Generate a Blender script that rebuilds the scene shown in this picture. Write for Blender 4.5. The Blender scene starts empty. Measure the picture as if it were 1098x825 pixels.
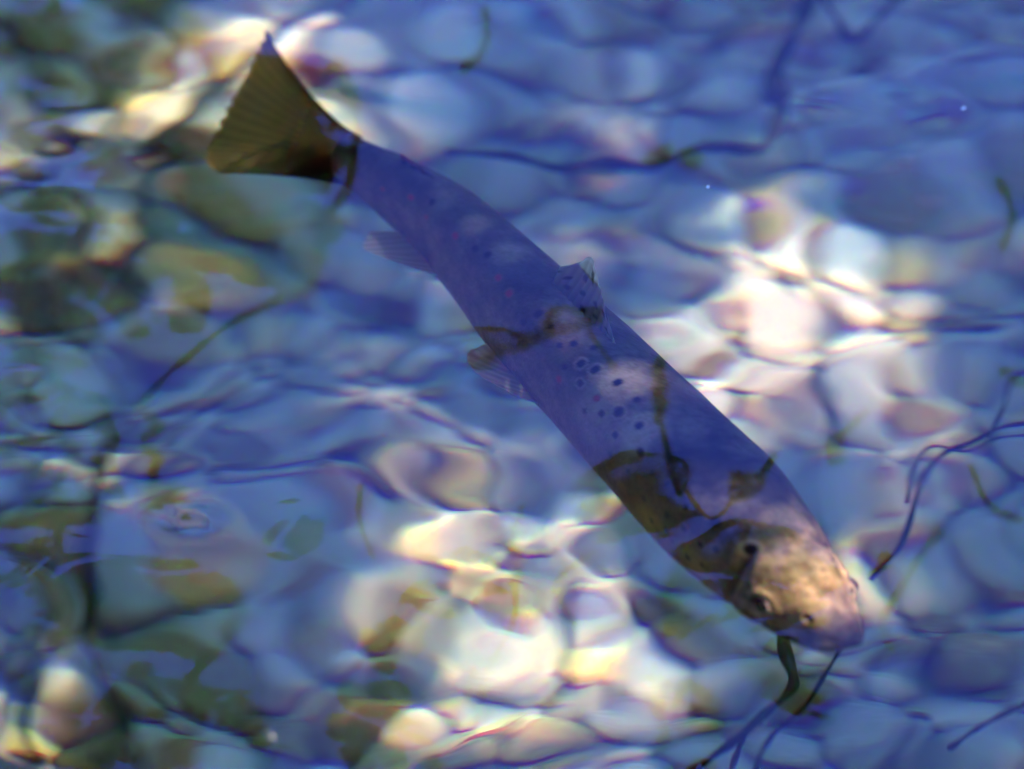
import bpy, bmesh, math, random
import numpy as np
from mathutils import Vector, Matrix, noise

R = math.radians
sc = bpy.context.scene
rng = np.random.RandomState(7)
random.seed(7)

# ------------------------------------------------------------------ camera
PW, PH = 1098.0, 825.0
INC = R(62.0)              # angle of the line of sight from the vertical
DIST = 3.0                 # camera to the middle of the water surface in view
FW = 0.36                  # width of the field of view there
FH = FW * 769.0 / 1024.0
cam_data = bpy.data.cameras.new('camera')
cam = bpy.data.objects.new('camera', cam_data)
sc.collection.objects.link(cam)
sc.camera = cam
CAM = np.array([0.0, -DIST * math.sin(INC), DIST * math.cos(INC)])
cam.location = CAM
cam.rotation_euler = (INC, 0, 0)
cam_data.sensor_width = 36.0
cam_data.lens = 36.0 * DIST / FW
cam_data.clip_start = 0.05
cam_data.clip_end = 3000.0
cam_data.dof.use_dof = True
cam_data.dof.focus_distance = 3.05
cam_data.dof.aperture_fstop = 7.6
FWD = np.array([0, math.sin(INC), -math.cos(INC)])
UPV = np.array([0, math.cos(INC), math.sin(INC)])
RGT = np.array([1.0, 0, 0])

# ------------------------------------------------------------------ sky, sun, exposure
SUN_AZ, SUN_EL = R(112.0), R(50.0)
world = bpy.data.worlds.new('World')
sc.world = world
world.use_nodes = True
wn = world.node_tree
sky = wn.nodes.new('ShaderNodeTexSky')
sky.sky_type = 'NISHITA'
sky.sun_disc = False
sky.sun_elevation = SUN_EL
sky.sun_rotation = SUN_AZ
sky.ozone_density = 10.0
sky.dust_density = 0.0
sky.altitude = 1500.0
wn.links.new(sky.outputs[0], wn.nodes['Background'].inputs['Color'])
wn.nodes['Background'].inputs['Strength'].default_value = 0.125

sun_data = bpy.data.lights.new('sun', 'SUN')
sun = bpy.data.objects.new('sun', sun_data)
sc.collection.objects.link(sun)
sun_data.energy = 3.3
sun_data.angle = R(0.5)
sun_data.color = (1.0, 0.95, 0.93)
SUND = np.array([math.sin(SUN_AZ) * math.cos(SUN_EL), math.cos(SUN_AZ) * math.cos(SUN_EL), math.sin(SUN_EL)])
sun.rotation_euler = Vector(SUND).to_track_quat('Z', 'Y').to_euler()
sun.location = tuple(SUND * 20)
sun_data.cycles.is_caustics_light = True

sc.view_settings.view_transform = 'Standard'
sc.view_settings.look = 'None'
sc.view_settings.gamma = 1.0
sc.view_settings.exposure = 3.5
sc.render.engine = 'CYCLES'
cy = sc.cycles
cy.use_denoising = True
cy.caustics_refractive = True
cy.caustics_reflective = False
cy.blur_glossy = 0.0
cy.max_bounces = 7
cy.transparent_max_bounces = 16
cy.transmission_bounces = 8
cy.glossy_bounces = 4
cy.diffuse_bounces = 1
cy.sample_clamp_indirect = 2.0
cy.use_adaptive_sampling = True
cy.adaptive_threshold = 0.02
cy.adaptive_min_samples = 24
cy.use_light_tree = False

# ------------------------------------------------------------------ optics of the place
N_WATER = 1.333
BED_Z = -1.05
px2m = FW / PW

_w = np.random.RandomState(21)
WAVES = []
for i in range(46):
    wl = 0.038 * (0.42 / 0.038) ** _w.rand()
    a = _w.rand() * 2 * math.pi
    k = 2 * math.pi / wl
    WAVES.append((k * math.cos(a), k * math.sin(a), (1.0 / k) * (wl / 0.15) ** 0.35, _w.rand() * 2 * math.pi))
_norm = math.sqrt(sum((w[2] * math.hypot(w[0], w[1])) ** 2 for w in WAVES) / 2)
SLOPE = 0.0195
RIPPLES = []                     # fine wrinkles on top of the swell
for i in range(16):
    wl = 0.018 * (0.036 / 0.018) ** _w.rand()
    a = _w.rand() * 2 * math.pi
    k = 2 * math.pi / wl
    RIPPLES.append((k * math.cos(a), k * math.sin(a), 0.0085 * math.sqrt(2 / 16) / k, _w.rand() * 2 * math.pi))


def sstep(a, b, x):
    t = np.clip((x - a) / (b - a), 0, 1)
    return t * t * (3 - 2 * t)


_u, _v = (205 / PW - 0.5) * FW / DIST, (0.5 - 560 / PH) * FH / DIST
_d = FWD + _u * RGT + _v * UPV
_q = CAM - _d * CAM[2] / _d[2]
RINGS = [(_q[0], _q[1], 0.0062, 0.0004)]          # a little ring where something dimples the surface


def wave(x, y):
    """height of the water surface"""
    x = np.asarray(x, float)
    y = np.asarray(y, float)
    z = np.zeros(np.broadcast(x, y).shape)
    for kx, ky, am, ph in WAVES:
        z = z + am * np.sin(kx * x + ky * y + ph)
    z *= SLOPE / _norm
    patch = 0.5 + 0.5 * np.sin(x * 23 + 2.1 * np.sin(y * 11)) * np.sin(y * 17 + 1.0)
    for kx, ky, am, ph in RIPPLES:
        z = z + patch * am * np.sin(kx * x + ky * y + ph)
    z *= 1.0 + 0.25 * sstep(0.02, -0.16, x)                      # livelier to the left
    r = np.hypot(x, y - 0.1)
    z *= 1 - 0.7 * sstep(0.8, 2.0, r)
    for cx, cyy, wd, am in RINGS:
        q = np.hypot(x - cx, (y - cyy)) / wd
        z = z + am * np.cos(q * 3.0) * np.exp(-q * q * 0.35)
    return z


def wnormal(x, y):
    e = 5e-4
    gx = (wave(x + e, y) - wave(x - e, y)) / (2 * e)
    gy = (wave(x, y + e) - wave(x, y - e)) / (2 * e)
    n = np.stack([-gx, -gy, np.ones_like(gx)], -1)
    return n / np.linalg.norm(n, axis=-1, keepdims=True)


def pray(px, py):
    """unit line of sight through a place in the frame"""
    u = (np.asarray(px, float) / PW - 0.5) * FW / DIST
    v = (0.5 - np.asarray(py, float) / PH) * FH / DIST
    d = FWD + u[..., None] * RGT + v[..., None] * UPV
    return d / np.linalg.norm(d, axis=-1, keepdims=True)


def psurf(px, py, wavy=True):
    d = pray(px, py)
    h = 0.0
    for _ in range(6):
        t = (h - CAM[2]) / d[..., 2]
        p = CAM + d * t[..., None]
        if not wavy:
            break
        h = wave(p[..., 0], p[..., 1])
    return p, d


def refract(d, n, eta):
    c = -np.sum(d * n, -1, keepdims=True)
    k = 1 - eta * eta * (1 - c * c)
    return eta * d + (eta * c - np.sqrt(np.maximum(k, 0))) * n


def pix_under(px, py, z, wavy=False):
    """the point at depth z that the place (px, py) of the frame shows through the water"""
    px = np.asarray(px, float)
    py = np.asarray(py, float)
    p, d = psurf(px, py, wavy)
    n = wnormal(p[..., 0], p[..., 1]) if wavy else np.broadcast_to(np.array([0, 0, 1.0]), p.shape)
    r = refract(d, n, 1 / N_WATER)
    t = (z - p[..., 2]) / r[..., 2]
    return p + r * t[..., None]


def pix_plane(px, py, o, nrm):
    """where the sight line through still water meets a plane"""
    p, d = psurf(np.asarray(px, float), np.asarray(py, float), True)
    r = refract(d, wnormal(p[..., 0], p[..., 1]), 1 / N_WATER)
    t = ((o - p) @ nrm) / (r @ nrm)
    return p + r * t[..., None]


def pix_mirror(px, py, h):
    """the point at height h whose mirror image the place (px, py) shows"""
    p, d = psurf(np.asarray(px, float), np.asarray(py, float), True)
    n = wnormal(p[..., 0], p[..., 1])
    r = d - 2 * np.sum(d * n, -1, keepdims=True) * n
    t = (h - p[..., 2]) / np.maximum(r[..., 2], 0.12)
    return p + r * t[..., None], r


def project(P):
    """frame position of points under still water"""
    P = np.asarray(P, float)
    dx, dy = P[..., 0] - CAM[0], P[..., 1] - CAM[1]
    L = np.hypot(dx, dy)
    dep = np.maximum(-P[..., 2], 1e-6)
    lo, hi = np.zeros_like(L), L.copy()
    for _ in range(46):
        r = 0.5 * (lo + hi)
        f = r / np.hypot(r, CAM[2]) - N_WATER * (L - r) / np.hypot(L - r, dep)
        hi = np.where(f > 0, r, hi)
        lo = np.where(f > 0, lo, r)
    r = 0.5 * (lo + hi)
    S = np.stack([CAM[0] + dx / L * r, CAM[1] + dy / L * r, np.zeros_like(L)], -1) - CAM
    q = S @ FWD
    u = (S @ RGT) / q * DIST / FW
    v = (S @ UPV) / q * DIST / FH
    return (u + 0.5) * PW, (0.5 - v) * PH


# ------------------------------------------------------------------ helpers
def link(o):
    sc.collection.objects.link(o)
    return o


def mesh_obj(name, v, f, mats, parent=None, smooth=True, recv=False):
    me = bpy.data.meshes.new(name)
    me.from_pydata([tuple(map(float, p)) for p in v], [], [tuple(map(int, q)) for q in f])
    me.update()
    if smooth:
        me.polygons.foreach_set('use_smooth', [True] * len(me.polygons))
    for m in (mats if isinstance(mats, (list, tuple)) else [mats]):
        me.materials.append(m)
    o = link(bpy.data.objects.new(name, me))
    if parent is not None:
        o.parent = parent
        o.matrix_parent_inverse = parent.matrix_world.inverted()
    if recv:
        o.cycles.is_caustics_receiver = True
    return o


def empty(name, loc):
    o = link(bpy.data.objects.new(name, None))
    o.location = loc
    o.matrix_world = Matrix.Translation(loc)
    o.empty_display_size = 0.02
    return o


def tag(o, label, cat, group=None, kind=None):
    if label:
        o['label'] = label
    if cat:
        o['category'] = cat
    if group:
        o['group'] = group
    if kind:
        o['kind'] = kind
    return o


def grid_faces(nu, nv, closed=False):
    f = []
    for i in range(nu - 1):
        for j in range(nv if closed else nv - 1):
            j2 = (j + 1) % nv
            f.append((i * nv + j, i * nv + j2, (i + 1) * nv + j2, (i + 1) * nv + j))
    return f


def tube(pts, rad, sides=7):
    pts = [Vector(p) for p in pts]
    V, F = [], []
    up = Vector((0.13, 0.31, 0.94))
    for i, p in enumerate(pts):
        t = (pts[min(i + 1, len(pts) - 1)] - pts[max(i - 1, 0)]).normalized()
        a = t.cross(up).normalized()
        b = t.cross(a)
        for k in range(sides):
            g = 2 * math.pi * k / sides
            V.append(p + (a * math.cos(g) + b * math.sin(g)) * rad[i])
    F = grid_faces(len(pts), sides, True)
    F.append(tuple(range(sides))[::-1])
    F.append(tuple((len(pts) - 1) * sides + k for k in range(sides)))
    return V, F


def smooth_line(pts, n):
    """Catmull-Rom through pts (arrays), n samples"""
    pts = np.asarray(pts, float)
    P = np.vstack([2 * pts[0] - pts[1], pts, 2 * pts[-1] - pts[-2]])
    out = []
    m = len(pts) - 1
    for s in np.linspace(0, m - 1e-6, n):
        i = int(s)
        t = s - i
        p0, p1, p2, p3 = P[i], P[i + 1], P[i + 2], P[i + 3]
        out.append(0.5 * (2 * p1 + (p2 - p0) * t + (2 * p0 - 5 * p1 + 4 * p2 - p3) * t * t + (3 * p1 - p0 - 3 * p2 + p3) * t ** 3))
    return np.array(out)


def mat(name):
    m = bpy.data.materials.new(name)
    m.use_nodes = True
    return m, m.node_tree, m.node_tree.nodes['Principled BSDF']


def noise_mix(nt, cols, scale, detail=5, coord='Object', pos=None):
    tc = nt.nodes.new('ShaderNodeTexCoord')
    n = nt.nodes.new('ShaderNodeTexNoise')
    n.inputs['Scale'].default_value = scale
    n.inputs['Detail'].default_value = detail
    nt.links.new(tc.outputs[coord], n.inputs['Vector'])
    r = nt.nodes.new('ShaderNodeValToRGB')
    el = r.color_ramp.elements
    pos = pos or [0.3 + 0.4 * i / max(1, len(cols) - 1) for i in range(len(cols))]
    el[0].position, el[0].color = pos[0], (*cols[0], 1)
    el[1].position, el[1].color = pos[-1], (*cols[-1], 1)
    for p, c in list(zip(pos, cols))[1:-1]:
        e = el.new(p)
        e.color = (*c, 1)
    nt.links.new(n.outputs['Fac'], r.inputs['Fac'])
    return r.outputs['Color'], n


# ------------------------------------------------------------------ materials
def water_material():
    m = bpy.data.materials.new('clear_stream_water')
    m.use_nodes = True
    t = m.node_tree
    t.nodes.clear()
    out = t.nodes.new('ShaderNodeOutputMaterial')
    prev = None
    tint = (1.0, 0.95, 0.79)
    keep = 0.5
    for c, ior in (((keep,) * 3, 1.333), ((1 - keep, 0, 0), 1.3285), ((0, 1 - keep, 0), 1.333), ((0, 0, 1 - keep), 1.3390)):
        r = t.nodes.new('ShaderNodeBsdfRefraction')
        r.inputs['Color'].default_value = (c[0] * tint[0], c[1] * tint[1], c[2] * tint[2], 1)
        r.inputs['IOR'].default_value = ior
        r.inputs['Roughness'].default_value = 0
        if prev is None:
            prev = r
        else:
            a = t.nodes.new('ShaderNodeAddShader')
            t.links.new(prev.outputs[0], a.inputs[0])
            t.links.new(r.outputs[0], a.inputs[1])
            prev = a
    g = t.nodes.new('ShaderNodeBsdfGlossy')
    g.inputs['Roughness'].default_value = 0
    g.inputs['Color'].default_value = (0.235, 0.178, 0.57, 1)
    fr = t.nodes.new('ShaderNodeFresnel')
    fr.inputs['IOR'].default_value = 1.333
    mx = t.nodes.new('ShaderNodeMixShader')
    t.links.new(fr.outputs[0], mx.inputs[0])
    t.links.new(prev.outputs[0], mx.inputs[1])
    t.links.new(g.outputs[0], mx.inputs[2])
    t.links.new(mx.outputs[0], out.inputs[0])
    return m


def stone_material(name, c0, c1, c2):
    m, t, p = mat(name)
    col, n = noise_mix(t, [c0, c1, c2], 3.0, 6)
    vor = t.nodes.new('ShaderNodeTexNoise')
    vor.inputs['Scale'].default_value = 26
    vor.inputs['Detail'].default_value = 4
    tc = t.nodes.new('ShaderNodeTexCoord')
    t.links.new(tc.outputs['Object'], vor.inputs['Vector'])
    mx = t.nodes.new('ShaderNodeMix')
    mx.data_type = 'RGBA'
    mx.blend_type = 'MULTIPLY'
    mr = t.nodes.new('ShaderNodeMapRange')
    mr.inputs[1].default_value = 0.42
    mr.inputs[2].default_value = 0.7
    mr.inputs[3].default_value = 0.0
    mr.inputs[4].default_value = 0.6
    t.links.new(vor.outputs['Fac'], mr.inputs[0])
    t.links.new(mr.outputs[0], mx.inputs[0])
    t.links.new(col, mx.inputs[6])
    mx.inputs[7].default_value = (0.45, 0.42, 0.3, 1)
    t.links.new(mx.outputs[2], p.inputs['Base Color'])
    p.inputs['Roughness'].default_value = 0.75
    p.inputs['Specular IOR Level'].default_value = 0.1
    return m


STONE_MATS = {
    'pale': stone_material('pale_stone', (0.33, 0.325, 0.315), (0.40, 0.395, 0.385), (0.46, 0.455, 0.44)),
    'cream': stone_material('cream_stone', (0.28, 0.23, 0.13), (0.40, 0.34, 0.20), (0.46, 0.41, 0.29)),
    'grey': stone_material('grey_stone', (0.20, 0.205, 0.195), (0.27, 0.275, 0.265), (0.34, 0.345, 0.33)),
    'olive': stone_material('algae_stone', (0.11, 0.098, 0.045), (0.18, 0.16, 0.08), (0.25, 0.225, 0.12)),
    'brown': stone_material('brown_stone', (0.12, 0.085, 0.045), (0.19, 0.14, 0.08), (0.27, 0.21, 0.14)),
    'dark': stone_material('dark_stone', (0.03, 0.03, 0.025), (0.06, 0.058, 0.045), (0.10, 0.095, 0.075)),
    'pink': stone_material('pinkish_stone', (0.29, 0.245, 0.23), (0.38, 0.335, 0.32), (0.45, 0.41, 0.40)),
}

M_BED, t, p = mat('river_silt_and_gravel')
col, n = noise_mix(t, [(0.16, 0.15, 0.12), (0.26, 0.25, 0.21), (0.34, 0.33, 0.29)], 30, 8)
t.links.new(col, p.inputs['Base Color'])
p.inputs['Roughness'].default_value = 0.9
M_BARK, t, p = mat('dark_bark')
col, n = noise_mix(t, [(0.02, 0.016, 0.010), (0.05, 0.04, 0.026), (0.08, 0.07, 0.05)], 18, 6)
t.links.new(col, p.inputs['Base Color'])
p.inputs['Roughness'].default_value = 0.9


def leaf_material(name, c0, c1):
    m, t, p = mat(name)
    col, n = noise_mix(t, [c0, c1], 9, 3)
    t.links.new(col, p.inputs['Base Color'])
    p.inputs['Roughness'].default_value = 0.6
    p.inputs['Specular IOR Level'].default_value = 0.2
    tr = t.nodes.new('ShaderNodeBsdfTranslucent')
    t.links.new(col, tr.inputs['Color'])
    mx = t.nodes.new('ShaderNodeMixShader')
    mx.inputs[0].default_value = 0.22
    out = t.nodes['Material Output']
    t.links.new(p.outputs[0], mx.inputs[1])
    t.links.new(tr.outputs[0], mx.inputs[2])
    t.links.new(mx.outputs[0], out.inputs[0])
    return m


M_LEAF = leaf_material('broad_leaf', (0.035, 0.05, 0.012), (0.07, 0.09, 0.022))
M_LEAFB = leaf_material('olive_leaf', (0.045, 0.042, 0.012), (0.08, 0.07, 0.022))

# ------------------------------------------------------------------ ground and water
def axis(lo, hi, fine, ffrom, fto, grow=1.16):
    c = list(np.arange(ffrom, fto + fine / 2, fine))
    s, x = fine, fto
    while x < hi:
        s *= grow
        x += s
        c.append(min(x, hi))
    s, x = fine, ffrom
    left = []
    while x > lo:
        s *= grow
        x -= s
        left.append(max(x, lo))
    return np.array(left[::-1] + c)


def terrain(x, y):
    """stream bed in the middle, banks left, right and behind the camera"""
    d = np.maximum(np.maximum(-1.9 - x + 0.15 * np.sin(y * 1.3), x - 1.7 + 0.2 * np.sin(y * 0.9 + 1)), -(y + 2.2))
    z = BED_Z + 1.65 * sstep(0.0, 1.6, d) + 0.25 * sstep(1.6, 12, d)
    z = z + 0.012 * np.sin(x * 7.1 + 1.3 * np.sin(y * 5)) * np.sin(y * 6.3)
    return z


gx = axis(-400, 400, 0.05, -2.2, 2.2)
gy = axis(-400, 400, 0.05, -2.6, 2.4)
X, Y = np.meshgrid(gx, gy, indexing='ij')
Z = terrain(X, Y)
ground = mesh_obj('riverbed', np.stack([X, Y, Z], -1).reshape(-1, 3), [q[::-1] for q in grid_faces(len(gx), len(gy))], M_BED, recv=True)
tag(ground, 'olive brown silt and gravel bed of a shallow clear stream', None, kind='structure')

wx = axis(-3.4, 3.4, 0.0045, -0.62, 0.62, 1.10)
wy = axis(-3.2, 60, 0.0045, -0.72, 0.80, 1.10)
X, Y = np.meshgrid(wx, wy, indexing='ij')
water = mesh_obj('water', np.stack([X, Y, wave(X, Y)], -1).reshape(-1, 3), [q[::-1] for q in grid_faces(len(wx), len(wy))], water_material())
water.cycles.is_caustics_caster = True
tag(water, 'clear rippled stream surface reflecting blue sky and dark twigs', None, kind='structure')

# ------------------------------------------------------------------ trout
FZ = -0.058
MID = np.array([(372, 172), (400, 188), (427, 204), (485, 246), (543, 307), (600, 368), (662, 430), (722, 493), (776, 548), (826, 604), (866, 648), (893, 673), (922, 691)], float)
WID = np.array([50, 58, 68, 88, 106, 124, 134, 145, 150, 128, 92, 62, 20], float)
NS, NT = 420, 168
sp = smooth_line(MID, NS)
wp = np.interp(np.linspace(0, len(MID) - 1, NS), np.arange(len(MID)), WID)
ker = np.hanning(41)
ker /= ker.sum()
wp = np.convolve(np.pad(wp, 20, mode='edge'), ker, 'valid')
C3 = pix_under(sp[:, 0], sp[:, 1], FZ)
bend = pix_under(sp[:, 0], sp[:, 1], FZ, True) - C3
k2 = np.hanning(121)
k2 /= k2.sum()
C3 = C3 + np.stack([np.convolve(np.pad(bend[:, q], 60, mode='edge'), k2, 'valid') for q in range(3)], -1)
seg = np.linalg.norm(np.diff(C3, axis=0), axis=1)
sl = np.concatenate([[0], np.cumsum(seg)])
LEN = sl[-1]
s01 = sl / LEN
T3 = np.gradient(C3, axis=0)
T3 /= np.linalg.norm(T3, axis=1, keepdims=True)
UPZ = np.array([0, 0, 1.0])
SIDE = np.cross(T3, UPZ)            # the fish's right hand side, the side towards the camera
# local scale: how a centimetre up or sideways shows in the frame
e = 0.004
a0 = np.stack(project(C3), -1)
aup = (np.stack(project(C3 + UPZ * e), -1) - a0) / e
asd = (np.stack(project(C3 + SIDE * e), -1) - a0) / e
tp = np.gradient(sp, axis=0)
tp /= np.linalg.norm(tp, axis=1, keepdims=True)
pp = np.stack([tp[:, 1], -tp[:, 0]], -1)
ratio = np.interp(s01, [0, 0.12, 0.4, 0.7, 0.82, 0.92, 1.0], [0.34, 0.40, 0.50, 0.56, 0.60, 0.66, 0.8])   # half width / half height
kk = np.sqrt(np.sum(aup * pp, 1) ** 2 + (ratio * np.sum(asd * pp, 1)) ** 2)
HH = 0.5 * wp / kk
cap = np.sqrt(np.clip(1 - np.clip((s01 - 0.972) / 0.028, 0, 1) ** 2, 0, 1))
HH = HH * np.maximum(cap, 0.02)
HW = HH * ratio
print('TROUT length %.3f  half height max %.3f  top %.3f' % (LEN, HH.max(), (FZ + HH).max()))
th = np.linspace(0, 2 * math.pi, NT, endpoint=False)      # 0 = back, pi/2 = right flank, pi = belly
ct, st = np.cos(th), np.sin(th)
# section: a slightly pointed oval, flatter on the head
headw = sstep(0.80, 0.95, s01)[:, None]
pw = 0.92 - 0.14 * headw
sx = np.sign(st) * np.abs(st) ** pw
sz = np.sign(ct) * np.abs(ct) ** 1.0
BODY = C3[:, None, :] + UPZ * (HH[:, None] * sz)[..., None] + SIDE[:, None, :] * (HW[:, None] * sx)[..., None]
PX, PY = project(BODY)
NRM = UPZ * (sz / np.maximum(HH[:, None], 1e-4))[..., None] + SIDE[:, None, :] * (sx / np.maximum(HW[:, None], 1e-4))[..., None]
NRM /= np.linalg.norm(NRM, axis=-1, keepdims=True)
vis = (NRM @ (-refract(FWD, UPZ, 1 / N_WATER))) > 0.05


def find(px, py):
    """section and angle of the body surface seen at a place in the frame"""
    d = np.hypot(PX - px, PY - py) + np.where(vis, 0, 1e4)
    return np.unravel_index(np.argmin(d), d.shape)


def mirror_idx(j):
    return (NT - j) % NT


def surf_dist(i, j):
    """distance over the surface from a place, roughly"""
    return np.linalg.norm(BODY - BODY[i, j], axis=-1)


disp = np.zeros((NS, NT))
# gill cover edge: a step that runs from the nape round the cheek
gill = [find(*q) for q in ((812, 588), (800, 602), (790, 618), (782, 634), (777, 646))]
gi = [g[0] for g in gill]
gj = [g[1] for g in gill]
i_at = np.interp(np.where(th <= math.pi, np.arange(NT), NT - np.arange(NT)), np.sort(gj), np.array(gi)[np.argsort(gj)])
flank = np.clip((np.minimum(th, 2 * math.pi - th) - th[min(gj)] * 0.8) / 0.3, 0, 1)
for i in range(NS):
    dd = (i - i_at) / (NS * 0.012)
    disp[i] += flank * (0.0011 * np.exp(-((dd - 1.3) ** 2)) - 0.0016 * np.exp(-(dd ** 2) * 1.5))
# eye sockets, nostrils, mouth slit
eye_i, eye_j = find(820, 647)
nos_i, nos_j = find(866, 663)
for jj in (eye_j, mirror_idx(eye_j)):
    d = surf_dist(eye_i, jj)
    disp += 0.0016 * np.exp(-((d - 0.0062) / 0.0018) ** 2) - 0.0010 * np.exp(-(d / 0.0045) ** 2)
for jj in (nos_j, mirror_idx(nos_j)):
    d = surf_dist(nos_i, jj)
    disp += -0.0016 * np.exp(-(d / 0.0016) ** 2) + 0.0006 * np.exp(-((d - 0.0030) / 0.0012) ** 2)
mouth_px = smooth_line([(798, 662), (812, 672), (832, 683), (856, 691), (884, 697), (908, 699), (922, 694)], 40)
mouth = np.full((NS, NT), 1e3)
for q in mouth_px:
    i, j = find(*q)
    for jj in (j, mirror_idx(j)):
        mouth = np.minimum(mouth, surf_dist(i, jj))
disp += -0.0018 * np.exp(-(mouth / 0.0013) ** 2) + 0.0007 * np.exp(-((mouth - 0.0032) / 0.0014) ** 2)
bumps = np.zeros((NS, NT))
for _ in range(160):
    i, j = rng.randint(int(NS * 0.80), NS), rng.randint(NT)
    d = surf_dist(i, j)
    bumps += rng.uniform(-1, 1) * 0.00022 * np.exp(-(d / 0.004) ** 2)
disp += bumps
BODY2 = BODY + NRM * disp[..., None]

# the skin's colours, with lighter and darker patches
back = np.array([0.050, 0.040, 0.034])
side_c = np.array([0.135, 0.090, 0.055])
belly = np.array([0.30, 0.26, 0.16])
head_c = np.array([0.25, 0.155, 0.105])
hgt = (sz * 0.5 + 0.5) * np.ones((NS, 1))
COL = back + (side_c - back) * sstep(0.98, 0.55, hgt)[..., None]
COL = COL + (belly - COL) * sstep(0.22, 0.02, hgt)[..., None] * 0.9
hm = sstep(0.815, 0.90, s01)[:, None] * np.ones((1, NT))
COL = COL + (head_c - COL) * (hm * 0.85)[..., None]
COL = COL * (1 - 0.35 * (sstep(0.16, 0.0, s01)[:, None] * np.ones((1, NT))))[..., None]
vn = np.array([[noise.noise(Vector(BODY[i, j] * 90)) + 0.5 * noise.noise(Vector(BODY[i, j] * 260)) for j in range(NT)] for i in range(NS)])
COL *= (1 + 0.46 * vn * (0.5 + 1.0 * hm))[..., None]
sn = np.array([[noise.noise(Vector((i * 1.13, j * 1.71, 0.5))) for j in range(NT)] for i in range(NS)])
COL *= (1 + 0.20 * sn)[..., None]


def paint(i, j, rad, col, k=1.0, halo=None, both=False):
    for jj in ((j, mirror_idx(j)) if both else (j,)):
        d = surf_dist(i, jj)
        d = d * (1 + 0.18 * vn)
        if halo is not None:
            COL[:] = COL + (np.array(halo) - COL) * (0.7 * sstep(rad * 1.8, rad * 1.15, d))[..., None]
        COL[:] = COL + (np.array(col) - COL) * (k * sstep(rad * 1.25, rad * 0.7, d))[..., None]


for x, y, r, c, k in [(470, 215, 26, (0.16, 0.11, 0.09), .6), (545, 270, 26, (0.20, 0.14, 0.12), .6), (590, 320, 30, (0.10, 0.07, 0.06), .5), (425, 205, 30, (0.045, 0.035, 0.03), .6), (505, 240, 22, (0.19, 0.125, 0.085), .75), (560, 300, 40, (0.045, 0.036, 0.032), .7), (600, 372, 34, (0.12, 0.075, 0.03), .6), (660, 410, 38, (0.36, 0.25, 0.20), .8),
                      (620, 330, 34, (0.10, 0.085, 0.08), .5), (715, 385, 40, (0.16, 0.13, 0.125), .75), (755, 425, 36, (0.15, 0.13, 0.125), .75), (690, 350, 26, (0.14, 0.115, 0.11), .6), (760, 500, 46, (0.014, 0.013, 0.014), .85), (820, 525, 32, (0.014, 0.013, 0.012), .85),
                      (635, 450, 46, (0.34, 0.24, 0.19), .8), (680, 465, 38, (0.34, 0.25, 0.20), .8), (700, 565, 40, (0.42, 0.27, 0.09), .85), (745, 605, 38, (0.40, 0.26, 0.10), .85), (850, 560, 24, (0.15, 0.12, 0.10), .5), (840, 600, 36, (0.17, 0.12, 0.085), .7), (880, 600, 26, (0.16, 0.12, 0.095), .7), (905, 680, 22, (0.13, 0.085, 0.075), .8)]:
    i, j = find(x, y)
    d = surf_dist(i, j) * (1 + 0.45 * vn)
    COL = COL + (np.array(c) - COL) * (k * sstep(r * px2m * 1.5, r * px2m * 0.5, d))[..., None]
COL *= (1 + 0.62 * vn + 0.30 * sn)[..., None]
DARK, RED, HALO = (0.006, 0.006, 0.010), (0.34, 0.035, 0.03), (0.30, 0.215, 0.17)
SPOTS = [(624, 389, 5.5, 1), (638, 396, 6, 1), (622, 410, 5, 1), (661, 409, 5.5, 1), (644, 443, 5, 1), (665, 441, 6.5, 1), (660, 467, 5, 1), (685, 458, 5.5, 1), (686, 484, 6, 1),
         (607, 392, 4, 0), (600, 370, 4, 0), (615, 369, 4.5, 0), (637, 373, 4, 0), (683, 428, 4, 0), (462, 217, 4.5, 0), (509, 267, 5, 0), (523, 272, 5, 0), (577, 335, 5.5, 0), (560, 344, 4, 0),
         (804, 590, 7.5, 1), (767, 562, 6, 0), (768, 590, 5.5, 1), (735, 545, 4.5, 0), (751, 584, 5, 1), (733, 568, 5, 1), (738, 599, 4.5, 1), (715, 571, 5, 0), (717, 553, 4.5, 0), (700, 560, 4, 0), (752, 606, 3.5, 0),
         (700, 505, 4, 0), (716, 520, 4, 0), (590, 350, 3.5, 0), (655, 488, 4, 0), (628, 440, 4, 0), (672, 505, 4, 0), (690, 535, 4, 0)]
for x, y, r, h in SPOTS:
    i, j = find(x, y)
    paint(i, j, r * 1.4 * px2m, DARK, 1.0, HALO if h else None)
for x, y, r in [(440, 213, 4), (487, 253, 4.5), (535, 298, 4.5), (547, 314, 4.5), (640, 426, 4), (410, 204, 3), (600, 405, 4), (455, 232, 3)]:
    i, j = find(x, y)
    paint(i, j, r * 1.45 * px2m, RED, 0.95, (0.13, 0.09, 0.05))
for _ in range(60):          # spots on the flank that faces away and small ones on the head
    i, j = rng.randint(int(NS * 0.25), int(NS * 0.86)), rng.randint(int(NT * 0.62), int(NT * 0.90))
    paint(i, j, rng.uniform(3, 5.5) * px2m, DARK, 0.9)
for x, y in [(845, 592), (862, 606), (838, 612), (872, 622), (856, 632), (884, 612), (826, 625), (868, 590), (888, 634), (850, 575), (878, 600), (842, 628), (898, 655), (910, 672), (892, 684), (905, 640)]:
    i, j = find(x, y)
    paint(i, j, rng.uniform(3.5, 7.5) * px2m, (0.075, 0.042, 0.026), rng.uniform(0.35, 0.65))
for x, y, r in [(866, 648, 9), (842, 640, 8), (850, 668, 9), (880, 662, 8), (835, 600, 9)]:
    i, j = find(x, y)
    paint(i, j, r * px2m, (0.26, 0.17, 0.085), 0.45)
i, j = find(804, 640)
paint(i, j, 9 * px2m, (0.03, 0.022, 0.02), 0.7, both=True)
COL = COL * (1 - 0.75 * np.exp(-(mouth / 0.0016) ** 2))[..., None]
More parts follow.
